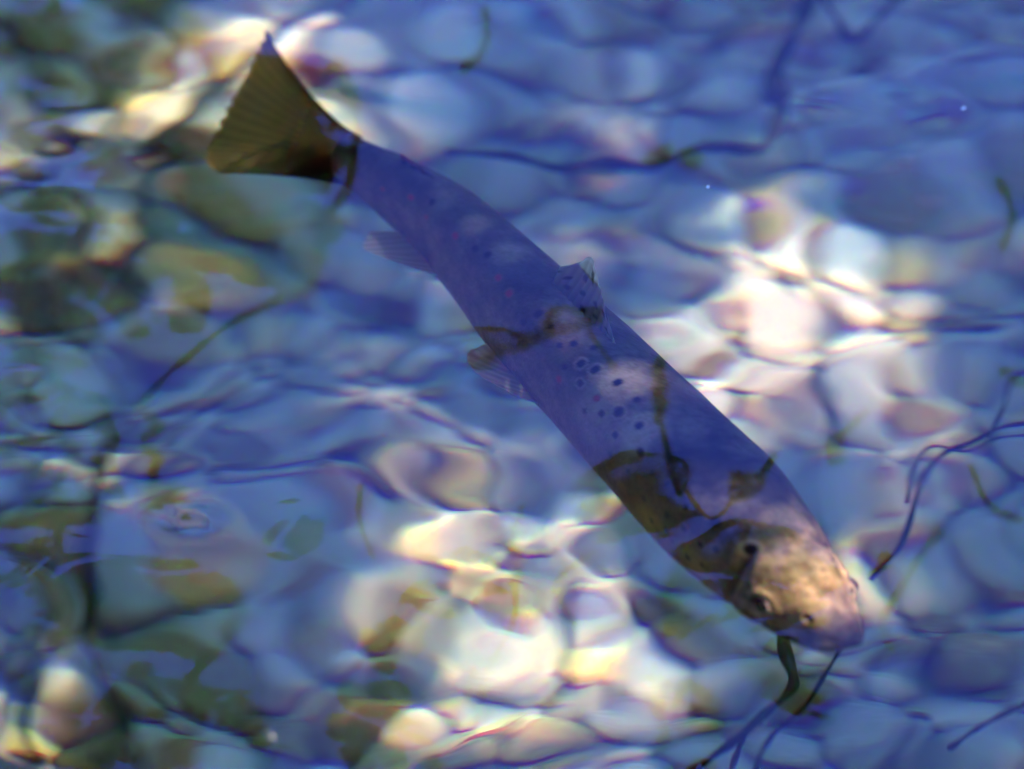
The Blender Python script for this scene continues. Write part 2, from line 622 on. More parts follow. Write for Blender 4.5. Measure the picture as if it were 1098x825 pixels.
gline = np.exp(-((np.arange(NS)[:, None] - i_at[None, :]) / (NS * 0.008)) ** 2) * flank[None, :]
COL = COL * (1 - 0.8 * gline)[..., None]
COL = np.clip(COL * 1.0, 0.002, 0.8)


def colour_attr(me, cols, name='skin'):
    a = me.color_attributes.new(name, 'FLOAT_COLOR', 'POINT')
    c = np.ones((len(me.vertices), 4))
    c[:, :3] = cols.reshape(-1, 3)
    a.data.foreach_set('color', c.astype(np.float32).ravel())


def attr_material(name, attr='skin', rough=0.5, spec=0.03, scales=True):
    m, t, p = mat(name)
    a = t.nodes.new('ShaderNodeAttribute')
    a.attribute_name = attr
    t.links.new(a.outputs['Color'], p.inputs['Base Color'])
    p.inputs['Roughness'].default_value = rough
    p.inputs['Specular IOR Level'].default_value = spec
    if scales:
        v = t.nodes.new('ShaderNodeTexVoronoi')
        v.inputs['Scale'].default_value = 620
        tc = t.nodes.new('ShaderNodeTexCoord')
        t.links.new(tc.outputs['Object'], v.inputs['Vector'])
        b = t.nodes.new('ShaderNodeBump')
        b.inputs['Strength'].default_value = 0.25
        b.inputs['Distance'].default_value = 0.0006
        t.links.new(v.outputs['Distance'], b.inputs['Height'])
        t.links.new(b.outputs[0], p.inputs['Normal'])
    return m


M_SKIN = attr_material('trout_skin')
trout = empty('trout', tuple(C3[NS // 2] - np.array([0, 0, HH.max()])))
tag(trout, 'dark spotted brown trout swimming towards the lower right under the surface', 'fish')
V = BODY2.reshape(-1, 3)
F = grid_faces(NS, NT, True)
F = [f[::-1] for f in F]
V = np.vstack([V, C3[0], C3[-1] + T3[-1] * 0.0006])
F += [(NS * NT, j, (j + 1) % NT) for j in range(NT)]
F += [(NS * NT + 1, (NS - 1) * NT + (j + 1) % NT, (NS - 1) * NT + j) for j in range(NT)]
body = mesh_obj('body', V, F, M_SKIN, trout, recv=True)
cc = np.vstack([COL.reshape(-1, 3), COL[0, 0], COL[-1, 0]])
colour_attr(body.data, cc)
bmv = bmesh.new()
bmv.from_mesh(body.data)
bmesh.ops.recalc_face_normals(bmv, faces=bmv.faces)
bmv.to_mesh(body.data)
bmv.free()


def fin_material(name, alpha, through=(0.8, 0.72, 0.5, 1)):
    m, t, p = mat(name)
    a = t.nodes.new('ShaderNodeAttribute')
    a.attribute_name = 'skin'
    t.links.new(a.outputs['Color'], p.inputs['Base Color'])
    p.inputs['Roughness'].default_value = 0.5
    p.inputs['Specular IOR Level'].default_value = 0.03
    tr = t.nodes.new('ShaderNodeBsdfTranslucent')
    t.links.new(a.outputs['Color'], tr.inputs['Color'])
    mx = t.nodes.new('ShaderNodeMixShader')
    mx.inputs[0].default_value = 0.45
    tp_ = t.nodes.new('ShaderNodeBsdfTransparent')
    tp_.inputs['Color'].default_value = through
    m2 = t.nodes.new('ShaderNodeMixShader')
    m2.inputs[0].default_value = alpha
    t.links.new(p.outputs[0], mx.inputs[1])
    t.links.new(tr.outputs[0], mx.inputs[2])
    t.links.new(tp_.outputs[0], m2.inputs[1])
    t.links.new(mx.outputs[0], m2.inputs[2])
    t.links.new(m2.outputs[0], t.nodes['Material Output'].inputs[0])
    return m


M_FIN = fin_material('fin_membrane', 0.6, (0.97, 0.90, 0.74, 1))
M_DORSAL = fin_material('dorsal_membrane', 0.85)
M_TAIL = fin_material('tail_membrane', 0.74)


def fin(name, root_px, tip_px, o, nrm, nrays, colfun, material, label=None, thick=0.0007, nv=26, root3=None, tip3=None, bulge=0.0, pinch=1.0, ribs=0.00025):
    """a rayed fin between a root line and a tip line in one plane"""
    nu = nrays * 6 + 1
    if root3 is None:
        a = pix_plane(*smooth_line(root_px, nu).T, o, nrm)
        b = pix_plane(*smooth_line(tip_px, nu).T, o, nrm)
    else:
        a, b = smooth_line(root3, nu), smooth_line(tip3, nu)
    u = np.linspace(0, 1, nu)
    v = np.linspace(0, 1, nv)
    ca, cb = a[nu // 2], b[nu // 2]
    vp = v ** pinch
    P = ca * (1 - v)[None, :, None] + cb * v[None, :, None] + (a - ca)[:, None, :] * (1 - vp)[None, :, None] + (b - cb)[:, None, :] * vp[None, :, None]
    jag = 0.008 * np.sin(u * nrays * 2 * math.pi) * (1 + np.sin(u * 17.0))
    P += (b - a)[:, None, :] * (jag[:, None] * (v ** 3)[None, :])[..., None]
    ray = np.cos(u * nrays * 2 * math.pi)
    off = ribs * ray[:, None] * (1 - 0.5 * v)[None, :] + bulge * np.sin(math.pi * v)[None, :] * np.sin(u * math.pi)[:, None]
    P = P + nrm * off[..., None]
    th_ = thick * (1 - 0.75 * v)[None, :] * (0.7 + 0.3 * ray)[:, None]
    front = (P + nrm * (th_ * 0.5)[..., None]).reshape(-1, 3)
    rear = (P - nrm * (th_ * 0.5)[..., None]).reshape(-1, 3)
    n1 = nu * nv
    f = grid_faces(nu, nv)
    F = f + [tuple(k + n1 for k in q[::-1]) for q in f]
    rim = [i * nv for i in range(nu)] + [(nu - 1) * nv + j for j in range(1, nv)] + [i * nv + nv - 1 for i in range(nu - 2, -1, -1)] + [j for j in range(nv - 2, 0, -1)]
    for k in range(len(rim)):
        x, y = rim[k], rim[(k + 1) % len(rim)]
        F.append((y, x, x + n1, y + n1))
    ob = mesh_obj(name, np.vstack([front, rear]), F, material, trout, recv=True)
    U, Vv = np.meshgrid(u, v, indexing='ij')
    c = colfun(U, Vv, ray[:, None] * np.ones((1, nv)))
    colour_attr(ob.data, np.vstack([c.reshape(-1, 3)] * 2))
    if label:
        ob['label'] = label
    return ob


def lerp3(a, b, t):
    return np.array(a) + (np.array(b) - np.array(a)) * t[..., None]


# tail fin: stands upright, in line with the wrist of the tail
o_t = C3[0]
dir_t = pix_under(250, 108, FZ) - C3[0]
dir_t[2] = 0
dir_t /= np.linalg.norm(dir_t)
up_t = UPZ + 0.95 * (np.array([0, 1.0, 0]) - dir_t * dir_t[1])
n_t = np.cross(dir_t, up_t)
n_t /= np.linalg.norm(n_t)


def tail_col(u, v, r):
    c = lerp3((0.022, 0.016, 0.009), (0.36, 0.27, 0.095), sstep(0.26, 0.8, v))
    c = c * (1 - 0.5 * sstep(0.75, 1.0, np.abs(2 * u - 1)))[..., None]
    return c * (1 + 0.14 * r)[..., None]


tail_root = [(387, 147), (382, 158), (378, 172), (373, 188), (369, 199)]
tail_tip = [(286, 33), (270, 72), (247, 112), (228, 152), (221, 172), (234, 186)]
fin('tail_fin', tail_root, tail_tip, o_t, n_t, 17, tail_col, M_TAIL, 'dark olive tail fin with a straight ragged edge', thick=0.0016, pinch=1.45, ribs=0.0001)

# dorsal fin: half folded, leaning to the far side
di, dj = find(628, 300)
o_d = C3[np.argmin(np.hypot(sp[:, 0] - 610, sp[:, 1] - 378))] + UPZ * 0.03
ii = np.linspace(np.argmin(np.abs(PX[:, 0] - 592) + np.abs(PY[:, 0] - 272)), np.argmin(np.abs(PX[:, 0] - 668) + np.abs(PY[:, 0] - 352)), 6).astype(int)
root3 = BODY[ii, 0] - UPZ * 0.002
tan = root3[-1] - root3[0]
tan /= np.linalg.norm(tan)
sidev = np.cross(tan, UPZ)
upn = UPZ * 0.62 - sidev * 0.35
upn /= np.linalg.norm(upn)
nd = np.cross(tan, upn)
hts = [0.012, 0.025, 0.022, 0.016, 0.009, 0.001]
bk = [0.005, 0.005, 0.007, 0.008, 0.007, 0.004]
tip3 = np.array([root3[k] + upn * hts[k] - tan * bk[k] for k in range(6)])


def dorsal_col(u, v, r):
    c = lerp3((0.14, 0.10, 0.08), (0.36, 0.29, 0.25), v)
    s = sstep(0.35, 0.9, np.sin(u * 22 + 1.5 * np.sin(v * 7)) * np.sin(v * 14 + u * 5))
    c = c + (np.array([0.03, 0.022, 0.022]) - c) * (0.8 * s)[..., None]
    c = np.where((v > 0.93)[..., None] & (u < 0.6)[..., None], np.array([0.42, 0.36, 0.33]), c)
    return c * (1 + 0.10 * r)[..., None]


fin('dorsal_fin', None, None, None, nd, 12, dorsal_col, M_DORSAL, 'half folded dorsal fin with dark flecks', root3=root3, tip3=tip3)

# adipose fin: a small fleshy lobe with a red tip
ia = [np.argmin(np.abs(PX[:, 0] - x) + np.abs(PY[:, 0] - y)) for x, y in ((436, 172), (470, 190))]
r3 = BODY[np.linspace(ia[0], ia[1], 4).astype(int), 0] - UPZ * 0.0015
ta = r3[-1] - r3[0]
la = np.linalg.norm(ta)
ta /= la
t3 = np.array([r3[k] + UPZ * (0.007, 0.0065, 0.004, 0.0005)[k] - ta * (0.004, 0.004, 0.003, 0.0)[k] for k in range(4)])


def adi_col(u, v, r):
    return lerp3((0.06, 0.045, 0.02), (0.30, 0.04, 0.03), sstep(0.3, 0.9, v) * sstep(0.8, 0.3, u))


fin('adipose_fin', None, None, None, np.cross(ta, UPZ), 3, adi_col, M_TAIL, 'small adipose fin with a red tip', thick=0.003, root3=r3, tip3=t3)


# paired and belly fins hang out to the side facing the camera
def side_plane(px, py, tilt):
    i = np.argmin(np.hypot(sp[:, 0] - px, sp[:, 1] - py))
    out = SIDE[i] * math.cos(tilt) - UPZ * math.sin(tilt)
    n = np.cross(T3[i], out)
    return C3[i] - UPZ * HH[i] * 0.36 + SIDE[i] * HW[i] * 0.8, n / np.linalg.norm(n)


def pale_fin(edge):
    def f(u, v, r):
        c = lerp3((0.55, 0.38, 0.26), (0.80, 0.62, 0.48), v)
        w = sstep(0.10, 0.03, u) if edge == 0 else sstep(0.90, 0.97, u)
        c = c + (np.array([0.75, 0.72, 0.66]) - c) * (w * sstep(0.05, 0.3, v))[..., None]
        return c * (1 + 0.12 * r)[..., None]
    return f


o_, n_ = side_plane(450, 222, R(10))
fin('anal_fin', [(482, 300), (462, 284), (440, 262), (428, 248)], [(447, 289), (412, 277), (390, 266), (396, 248)], o_, n_, 9, pale_fin(0), M_FIN, 'translucent anal fin with a white leading edge', nv=20)
o_, n_ = side_plane(570, 340, R(8))
fin('pelvic_fin', [(580, 434), (570, 420), (556, 404), (546, 388)], [(552, 424), (512, 401), (501, 380), (522, 368)], o_, n_, 8, pale_fin(0), M_FIN, 'warm pelvic fin with a white leading edge', nv=20)

# eyes
M_EYE, t, p = mat('eye_white_and_gold')
p.inputs['Base Color'].default_value = (0.42, 0.28, 0.22, 1)
p.inputs['Roughness'].default_value = 0.2
M_PUPIL, t, p = mat('pupil_black')
p.inputs['Base Color'].default_value = (0.004, 0.004, 0.008, 1)
p.inputs['Roughness'].default_value = 0.2
p.inputs['Specular IOR Level'].default_value = 0.05
M_RING, t, p = mat('iris_ring')
p.inputs['Base Color'].default_value = (0.50, 0.33, 0.30, 1)
p.inputs['Specular IOR Level'].default_value = 0.05
p.inputs['Roughness'].default_value = 0.3


def dome(c, n, r, h, rings=8, sides=24, stretch=1.25, along=None, inner=0.0):
    n = Vector(n).normalized()
    a = (Vector(along) - n * Vector(along).dot(n)).normalized()
    b = n.cross(a)
    V, F = [], []
    for k in range(rings + 1):
        ph = math.pi / 2 * k / rings
        q = inner + (1 - inner) * math.cos(ph)
        for s in range(sides):
            g = 2 * math.pi * s / sides
            V.append(Vector(c) + (a * math.cos(g) * stretch + b * math.sin(g)) * r * q + n * h * math.sin(ph))
    return V, grid_faces(rings + 1, sides, True)


for jj in (eye_j, mirror_idx(eye_j)):
    c, n = BODY[eye_i, jj], NRM[eye_i, jj]
    T = T3[eye_i]
    ey = mesh_obj('eye', *dome(c - n * 0.0012, n, 0.0050, 0.0032, along=T), M_EYE, trout, recv=True)
    mesh_obj('iris', *dome(c - n * 0.0004, n, 0.0040, 0.0028, along=T), M_RING, ey, recv=True)
    mesh_obj('pupil', *dome(c + n * 0.0003, n, 0.0034, 0.0029, along=T), M_PUPIL, ey, recv=True)

# ------------------------------------------------------------------ stones on the bed
def stone_mesh(seed, sub=3):
    r = random.Random(seed)
    bm = bmesh.new()
    bmesh.ops.create_icosphere(bm, subdivisions=sub, radius=1.0)
    off = Vector((r.uniform(0, 50), r.uniform(0, 50), r.uniform(0, 50)))
    cuts = [(Vector((r.uniform(-1, 1), r.uniform(-1, 1), r.uniform(-.8, .8))).normalized(), r.uniform(0.62, 0.9)) for _ in range(7)]
    for v in bm.verts:
        p = v.co.copy()
        for n, d in cuts:
            e_ = p.dot(n) - d
            if e_ > 0:
                p -= n * e_ * 0.75
        p *= 1 + 0.16 * noise.noise(p * 1.1 + off) + 0.05 * noise.noise(p * 3.1 + off)
        v.co = p
    me = bpy.data.meshes.new('stone')
    bm.to_mesh(me)
    bm.free()
    me.polygons.foreach_set('use_smooth', [True] * len(me.polygons))
    me.materials.append(STONE_MATS['grey'])
    return me


SMESH = [stone_mesh(s) for s in range(14)]

# prominent stones: place in the frame, half size in frame pixels, colour
KEY = [  # stones in the sun patches get paler colours to boost the sunlight
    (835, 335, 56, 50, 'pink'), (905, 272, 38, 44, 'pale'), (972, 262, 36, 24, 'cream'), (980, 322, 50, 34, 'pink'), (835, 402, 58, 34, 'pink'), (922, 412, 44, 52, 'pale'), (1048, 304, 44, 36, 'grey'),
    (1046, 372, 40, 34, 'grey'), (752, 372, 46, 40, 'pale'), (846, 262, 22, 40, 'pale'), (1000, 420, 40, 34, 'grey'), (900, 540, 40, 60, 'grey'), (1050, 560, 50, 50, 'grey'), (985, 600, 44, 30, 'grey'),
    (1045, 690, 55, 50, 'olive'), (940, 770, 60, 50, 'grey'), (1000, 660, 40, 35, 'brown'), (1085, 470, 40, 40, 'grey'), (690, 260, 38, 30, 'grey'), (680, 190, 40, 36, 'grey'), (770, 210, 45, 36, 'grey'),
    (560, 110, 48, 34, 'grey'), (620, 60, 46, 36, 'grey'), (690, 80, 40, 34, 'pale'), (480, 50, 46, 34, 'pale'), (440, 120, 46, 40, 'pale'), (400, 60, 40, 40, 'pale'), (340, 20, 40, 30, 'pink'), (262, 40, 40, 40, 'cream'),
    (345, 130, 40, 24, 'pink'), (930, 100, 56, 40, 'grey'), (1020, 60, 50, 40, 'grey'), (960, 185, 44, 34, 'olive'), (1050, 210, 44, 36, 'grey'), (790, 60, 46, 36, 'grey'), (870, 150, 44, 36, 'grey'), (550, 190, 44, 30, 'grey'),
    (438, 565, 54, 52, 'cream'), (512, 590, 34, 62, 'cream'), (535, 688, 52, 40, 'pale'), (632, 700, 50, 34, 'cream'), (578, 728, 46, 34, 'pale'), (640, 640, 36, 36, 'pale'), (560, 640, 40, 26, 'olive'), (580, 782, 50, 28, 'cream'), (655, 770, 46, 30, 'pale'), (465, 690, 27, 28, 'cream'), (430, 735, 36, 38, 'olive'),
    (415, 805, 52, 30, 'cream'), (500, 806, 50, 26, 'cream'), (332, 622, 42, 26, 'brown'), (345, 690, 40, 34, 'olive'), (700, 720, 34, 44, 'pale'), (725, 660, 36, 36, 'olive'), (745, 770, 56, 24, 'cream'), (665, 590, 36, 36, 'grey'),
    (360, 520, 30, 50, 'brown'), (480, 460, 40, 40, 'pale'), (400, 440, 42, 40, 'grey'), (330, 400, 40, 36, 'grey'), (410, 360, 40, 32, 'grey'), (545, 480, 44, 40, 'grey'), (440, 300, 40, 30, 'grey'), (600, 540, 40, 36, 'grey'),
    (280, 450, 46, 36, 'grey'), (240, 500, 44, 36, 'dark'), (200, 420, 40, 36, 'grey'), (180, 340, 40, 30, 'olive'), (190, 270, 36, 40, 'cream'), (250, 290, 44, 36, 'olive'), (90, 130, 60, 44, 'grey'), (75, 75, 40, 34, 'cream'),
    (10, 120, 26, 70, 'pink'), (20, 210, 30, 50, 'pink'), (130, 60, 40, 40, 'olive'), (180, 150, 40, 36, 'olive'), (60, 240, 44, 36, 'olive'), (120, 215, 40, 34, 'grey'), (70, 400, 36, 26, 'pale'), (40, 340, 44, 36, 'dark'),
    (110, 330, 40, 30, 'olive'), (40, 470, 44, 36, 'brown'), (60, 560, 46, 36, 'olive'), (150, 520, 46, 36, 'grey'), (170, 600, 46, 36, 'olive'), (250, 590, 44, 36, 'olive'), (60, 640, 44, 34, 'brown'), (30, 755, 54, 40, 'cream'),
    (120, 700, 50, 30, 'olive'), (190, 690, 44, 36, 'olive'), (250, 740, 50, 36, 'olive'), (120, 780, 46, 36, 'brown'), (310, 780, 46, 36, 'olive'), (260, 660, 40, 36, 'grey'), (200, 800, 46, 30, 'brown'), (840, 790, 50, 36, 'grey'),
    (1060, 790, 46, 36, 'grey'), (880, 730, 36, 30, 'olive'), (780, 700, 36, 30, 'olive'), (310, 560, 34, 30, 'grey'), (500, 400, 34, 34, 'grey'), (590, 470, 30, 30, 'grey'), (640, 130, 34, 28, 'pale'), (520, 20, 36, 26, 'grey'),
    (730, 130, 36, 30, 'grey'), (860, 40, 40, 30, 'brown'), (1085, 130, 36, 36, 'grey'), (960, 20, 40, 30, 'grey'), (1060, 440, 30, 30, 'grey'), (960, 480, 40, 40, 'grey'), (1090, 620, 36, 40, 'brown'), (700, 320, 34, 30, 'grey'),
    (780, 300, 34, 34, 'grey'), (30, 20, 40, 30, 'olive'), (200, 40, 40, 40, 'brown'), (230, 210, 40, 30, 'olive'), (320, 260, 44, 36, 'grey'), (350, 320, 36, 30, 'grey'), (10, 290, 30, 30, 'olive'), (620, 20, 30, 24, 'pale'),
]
SUNNY = [(905, 330, 130, 105), (590, 712, 118, 76), (700, 640, 40, 34), (600, 500, 36, 30), (460, 560, 85, 75), (330, 70, 95, 75), (5, 130, 32, 105), (25, 755, 62, 44), (480, 455, 30, 35), (190, 290, 50, 45), (90, 130, 55, 40), (430, 120, 50, 40),
         (720, 740, 60, 35), (940, 585, 55, 22), (640, 640, 40, 40), (340, 640, 35, 22), (75, 400, 26, 18), (1040, 690, 36, 20), (430, 800, 70, 24), (620, 70, 40, 20), (870, 420, 90, 40)]
COLWORD = {'pale': 'pale', 'cream': 'cream yellow', 'grey': 'grey', 'olive': 'olive', 'brown': 'brown', 'dark': 'dark', 'pink': 'pinkish white'}


def zone(x, y):
    if y < 215 and x < 225:
        return 'left of the tail fin'
    if y < 165 and x < 470:
        return 'above the tail fin'
    if y < 260 and x > 800:
        return 'in the upper right corner'
    if y < 300 and x >= 470:
        return 'above the trout\'s back'
    if x > 720 and y < 480:
        return 'right of the trout\'s back'
    if x > 860:
        return 'right of the trout\'s snout'
    if y > 600 and x > 660:
        return 'under the trout\'s lower jaw'
    if y < 470 and x < 280:
        return 'lower left of the tail'
    if y < 520 and x >= 280:
        return 'below the trout\'s belly fins'
    if x < 230:
        return 'in the lower left corner'
    if x < 400:
        return 'at lower left centre'
    return 'below the trout\'s middle'


ORD = ['first', 'second', 'third', 'fourth', 'fifth', 'sixth', 'seventh', 'eighth', 'ninth', 'tenth', 'eleventh', 'twelfth', 'thirteenth', 'fourteenth', 'fifteenth', 'sixteenth']
mscale = px2m * 1.10
labels = {}
byzone = {}
for k, q in enumerate(KEY):
    byzone.setdefault((q[4], zone(q[0], q[1])), []).append(k)
for (c, zn), ks in byzone.items():
    ks.sort(key=lambda k: KEY[k][0])
    for n_i, k in enumerate(ks):
        size = 'large' if KEY[k][2] * KEY[k][3] > 2500 else 'small' if KEY[k][2] * KEY[k][3] < 1150 else 'rounded'
        if len(ks) == 1:
            labels[k] = f'{size} {COLWORD[c]} stone {zn}'
        elif n_i == 0:
            labels[k] = f'{size} {COLWORD[c]} stone, leftmost of its colour {zn}'
        elif n_i == len(ks) - 1:
            labels[k] = f'{size} {COLWORD[c]} stone, rightmost of its colour {zn}'
        else:
            labels[k] = f'{size} {COLWORD[c]} stone, {ORD[n_i]} of its colour from the left {zn}'
placed = []
KP = pix_under([q[0] for q in KEY], [q[1] for q in KEY], BED_Z + 0.018, True)
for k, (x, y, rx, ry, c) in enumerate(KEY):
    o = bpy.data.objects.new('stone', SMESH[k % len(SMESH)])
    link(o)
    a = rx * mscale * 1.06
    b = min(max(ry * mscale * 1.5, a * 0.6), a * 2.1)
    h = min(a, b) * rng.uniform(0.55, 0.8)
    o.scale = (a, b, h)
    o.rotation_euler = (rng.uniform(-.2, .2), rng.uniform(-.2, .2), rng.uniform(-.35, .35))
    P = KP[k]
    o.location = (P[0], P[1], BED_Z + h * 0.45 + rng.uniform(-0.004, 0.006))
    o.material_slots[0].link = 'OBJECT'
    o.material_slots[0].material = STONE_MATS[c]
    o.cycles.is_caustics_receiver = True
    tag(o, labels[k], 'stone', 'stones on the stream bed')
    placed.append((P[0], P[1], (a + b) / 2))

# smaller pebbles filling the gaps and the bed beyond: nobody could count them
def pebble_mass(name, spots, seed, sub, label):
    r = random.Random(seed)
    V, F, MI = [], [], []
    base = []
    for s in range(6):
        me = stone_mesh(100 + s, sub)
        base.append((np.array([v.co for v in me.vertices]), np.array([p_.vertices for p_ in me.polygons])))
        bpy.data.meshes.remove(me)
    names = list(STONE_MATS)
    wts = [1.5, 1.2, 6, 1.6, 1.2, 0.5, 1.2]
    n = 0
    for x, y, rad in spots:
        bv, bf = base[r.randrange(6)]
        a, b, h = rad * r.uniform(.8, 1.2), rad * r.uniform(.8, 1.3), rad * r.uniform(.5, .8)
        g = r.uniform(0, 6.28)
        c_, s_ = math.cos(g), math.sin(g)
        p = bv * np.array([a, b, h])
        p = np.stack([p[:, 0] * c_ - p[:, 1] * s_ + x, p[:, 0] * s_ + p[:, 1] * c_ + y, p[:, 2] + float(terrain(np.array(x), np.array(y))) + h * 0.4], -1)
        V.append(p)
        F.append(bf + n)
        n += len(bv)
        MI += [r.choices(range(7), wts)[0]] * len(bf)
    o = mesh_obj(name, np.vstack(V), np.vstack(F), [STONE_MATS[q] for q in names], recv=True)
    o.data.polygons.foreach_set('material_index', MI)
    tag(o, label, 'pebbles', kind='stuff')
    return o


spots = []
pr = np.random.RandomState(5)
BY0, BY1 = pix_under(549, 825, BED_Z)[1], pix_under(549, 0, BED_Z)[1]
PA = np.array(placed)
SA = np.zeros((9000, 3))
for _ in range(9000):
    x, y = pr.uniform(-0.56, 0.56), pr.uniform(BY0 - 0.25, BY1 + 0.25)
    rad = 0.008 * (0.026 / 0.008) ** pr.rand()
    if ((PA[:, 0] - x) ** 2 + (PA[:, 1] - y) ** 2 < (0.55 * PA[:, 2] + rad * 0.5) ** 2).any():
        continue
    k = len(spots)
    if k and ((SA[:k, 0] - x) ** 2 + (SA[:k, 1] - y) ** 2 < (0.75 * (SA[:k, 2] + rad)) ** 2).any():
        continue
    SA[k] = x, y, rad
    spots.append((x, y, rad))
pebble_mass('pebble_bed', spots, 3, 2, 'small mixed pebbles filling the gaps between the larger stones')
spots2 = []
for _ in range(2600):
    x, y = pr.uniform(-1.9, 1.8), pr.uniform(-2.3, 4.0)
    if abs(x) < 0.54 and BY0 - 0.22 < y < BY1 + 0.22:
        continue
    rad = 0.012 * (0.05 / 0.012) ** pr.rand()
    spots2.append((x, y, rad))
pebble_mass('outer_stones', spots2, 4, 2, 'rounded stones covering the stream bed farther out')

# ------------------------------------------------------------------ dark submerged strands built in place of mirrored branches, above the bed
M_STRAND, t, p = mat('dark_strand_surface')
col, n = noise_mix(t, [(0.010, 0.012, 0.006), (0.022, 0.026, 0.012), (0.035, 0.038, 0.018)], 40, 4)
t.links.new(col, p.inputs['Base Color'])
p.inputs['Roughness'].default_value = 0.8
p.inputs['Specular IOR Level'].default_value = 0.05
STRANDS = [   # course in the frame, half width in frame pixels at start and end, label
    ([(165, 385), (140, 428), (118, 466), (106, 510), (100, 560), (97, 620), (94, 680), (108, 722), (132, 762), (132, 800), (120, 850)], 8.0, 14.0, 'thick dark strand standing in for a mirrored trunk, upright on the left side'),
    ([(874, -30), (866, 5), (848, 42), (831, 78), (836, 118), (820, 156), (782, 158), (745, 160), (700, 178), (648, 172), (604, 182), (545, 167), (476, 162)], 13.5, 6.5, 'added dark strand curving from the upper edge towards the tail'),
    ([(985, -25), (958, 4), (938, 22), (914, 42), (898, 20), (880, -8)], 9.6, 5.5, 'added forked dark strand at the top right edge'),
    ([(836, 640), (842, 700), (851, 735), (822, 764), (790, 792), (750, 822), (710, 850)], 9.0, 5.5, 'added thick dark green strand running from under the jaw to the bottom edge'),
    ([(800, 784), (790, 806), (782, 840)], 4.0, 3.0, 'added short dark strand beside the thick one below the jaw'),
    ([(905, 690), (884, 724), (862, 760), (828, 788), (812, 822), (806, 850)], 4.2, 3.2, 'added thin wavy strand below the snout, right of the thick one'),
    ([(1120, 452), (1075, 458), (1042, 474), (1012, 486), (988, 516), (968, 580), (932, 622)], 5.0, 3.4, 'added long thin strand bending from the right edge down beside the snout'),
    ([(1120, 466), (1070, 470), (1036, 484), (1000, 478), (980, 500), (972, 540)], 3.6, 2.6, 'added thin strand at the right edge just under a longer one'),
    ([(1110, 398), (1086, 404), (1078, 430), (1060, 470)], 4.6, 2.6, 'added short dark strand hooking down at the right edge'),
    ([(1115, 748), (1080, 764), (1046, 782), (1018, 802)], 4.6, 3.4, 'added short dark strand in the lower right corner'),
]
for k, (pts, w0, w1, lab) in enumerate(STRANDS):
    L2 = smooth_line(pts, 12 * len(pts))
    m_ = len(L2)
    zz = -0.29 - 0.05 * np.sin(np.linspace(0, 3.0, m_) + k) - 0.04 * (k % 3)
    if k == 0:
        zz = zz - 0.62
    P = pix_under(L2[:, 0], L2[:, 1], zz, True)
    kern = np.hanning(7)
    kern /= kern.sum()
    P = np.stack([np.convolve(np.pad(P[:, q], 3, mode='edge'), kern, 'valid') for q in range(3)], -1)
    rad = np.linspace(w0, w1, m_) * px2m * 0.85 * (1 + 0.40 * np.sin(np.arange(m_) * 0.31 + k) * np.sin(np.arange(m_) * 0.13 + 2 * k))
    # the rooted end is the one nearest the frame's edge: it goes on down to the bed
    e0 = min(pts[0][0], PW - pts[0][0], pts[0][1], PH - pts[0][1])
    e1 = min(pts[-1][0], PW - pts[-1][0], pts[-1][1], PH - pts[-1][1])
    if e1 < e0:
        P, rad = P[::-1], rad[::-1]
    ends = (pts[-1], pts[-2]) if e1 < e0 else (pts[0], pts[1])
    out = pix_under(*ends[0], -0.3) - pix_under(*ends[1], -0.3)
    out /= max(np.linalg.norm(out), 1e-6)
    r0 = rad[0]
    root = [P[0] + out * d_ + UPZ * ((BED_Z - 0.03 - P[0][2]) * q_) for d_, q_ in ((1.5, 1.0), (1.25, 0.85), (0.8, 0.42), (0.4, 0.12), (0.12, 0.01))]
    P = np.vstack([root, P])
    rad = np.concatenate([[r0 * 1.3, r0 * 1.2, r0 * 1.1, r0, r0], rad])
    v, f = tube(P, rad, 8)
    o = mesh_obj('dark_strand' if k else 'trunk_stand_in', v, f, M_STRAND, recv=True)
    tag(o, lab, 'water weed' if k else 'branch', 'added dark strands in the stream' if k else None)


# ------------------------------------------------------------------ overhanging twigs and leaves, seen in the mirror of the surface
def leaf_verts(c, d, nrm, ln, wd):
    """a pointed oval leaf, slightly folded along its midrib: 8 faces"""
    d = d / np.linalg.norm(d)
    s = np.cross(nrm, d)
    s /= np.linalg.norm(s)
    n = np.cross(d, s)
    out = []
    for t_, w_ in ((0, 0.06), (0.22, 0.75), (0.5, 1.0), (0.78, 0.66), (1.0, 0.02)):
        for q in (-1, 0, 1):
            out.append(c + d * ln * (t_ - 0.5) + s * q * w_ * wd * 0.5 + n * (0.10 * wd * abs(q) - 0.10 * ln * (t_ - 0.5) ** 2))
    return out


LEAF_F = [(3 * i + j, 3 * i + j + 1, 3 * i + j + 4, 3 * i + j + 3) for i in range(4) for j in range(2)]

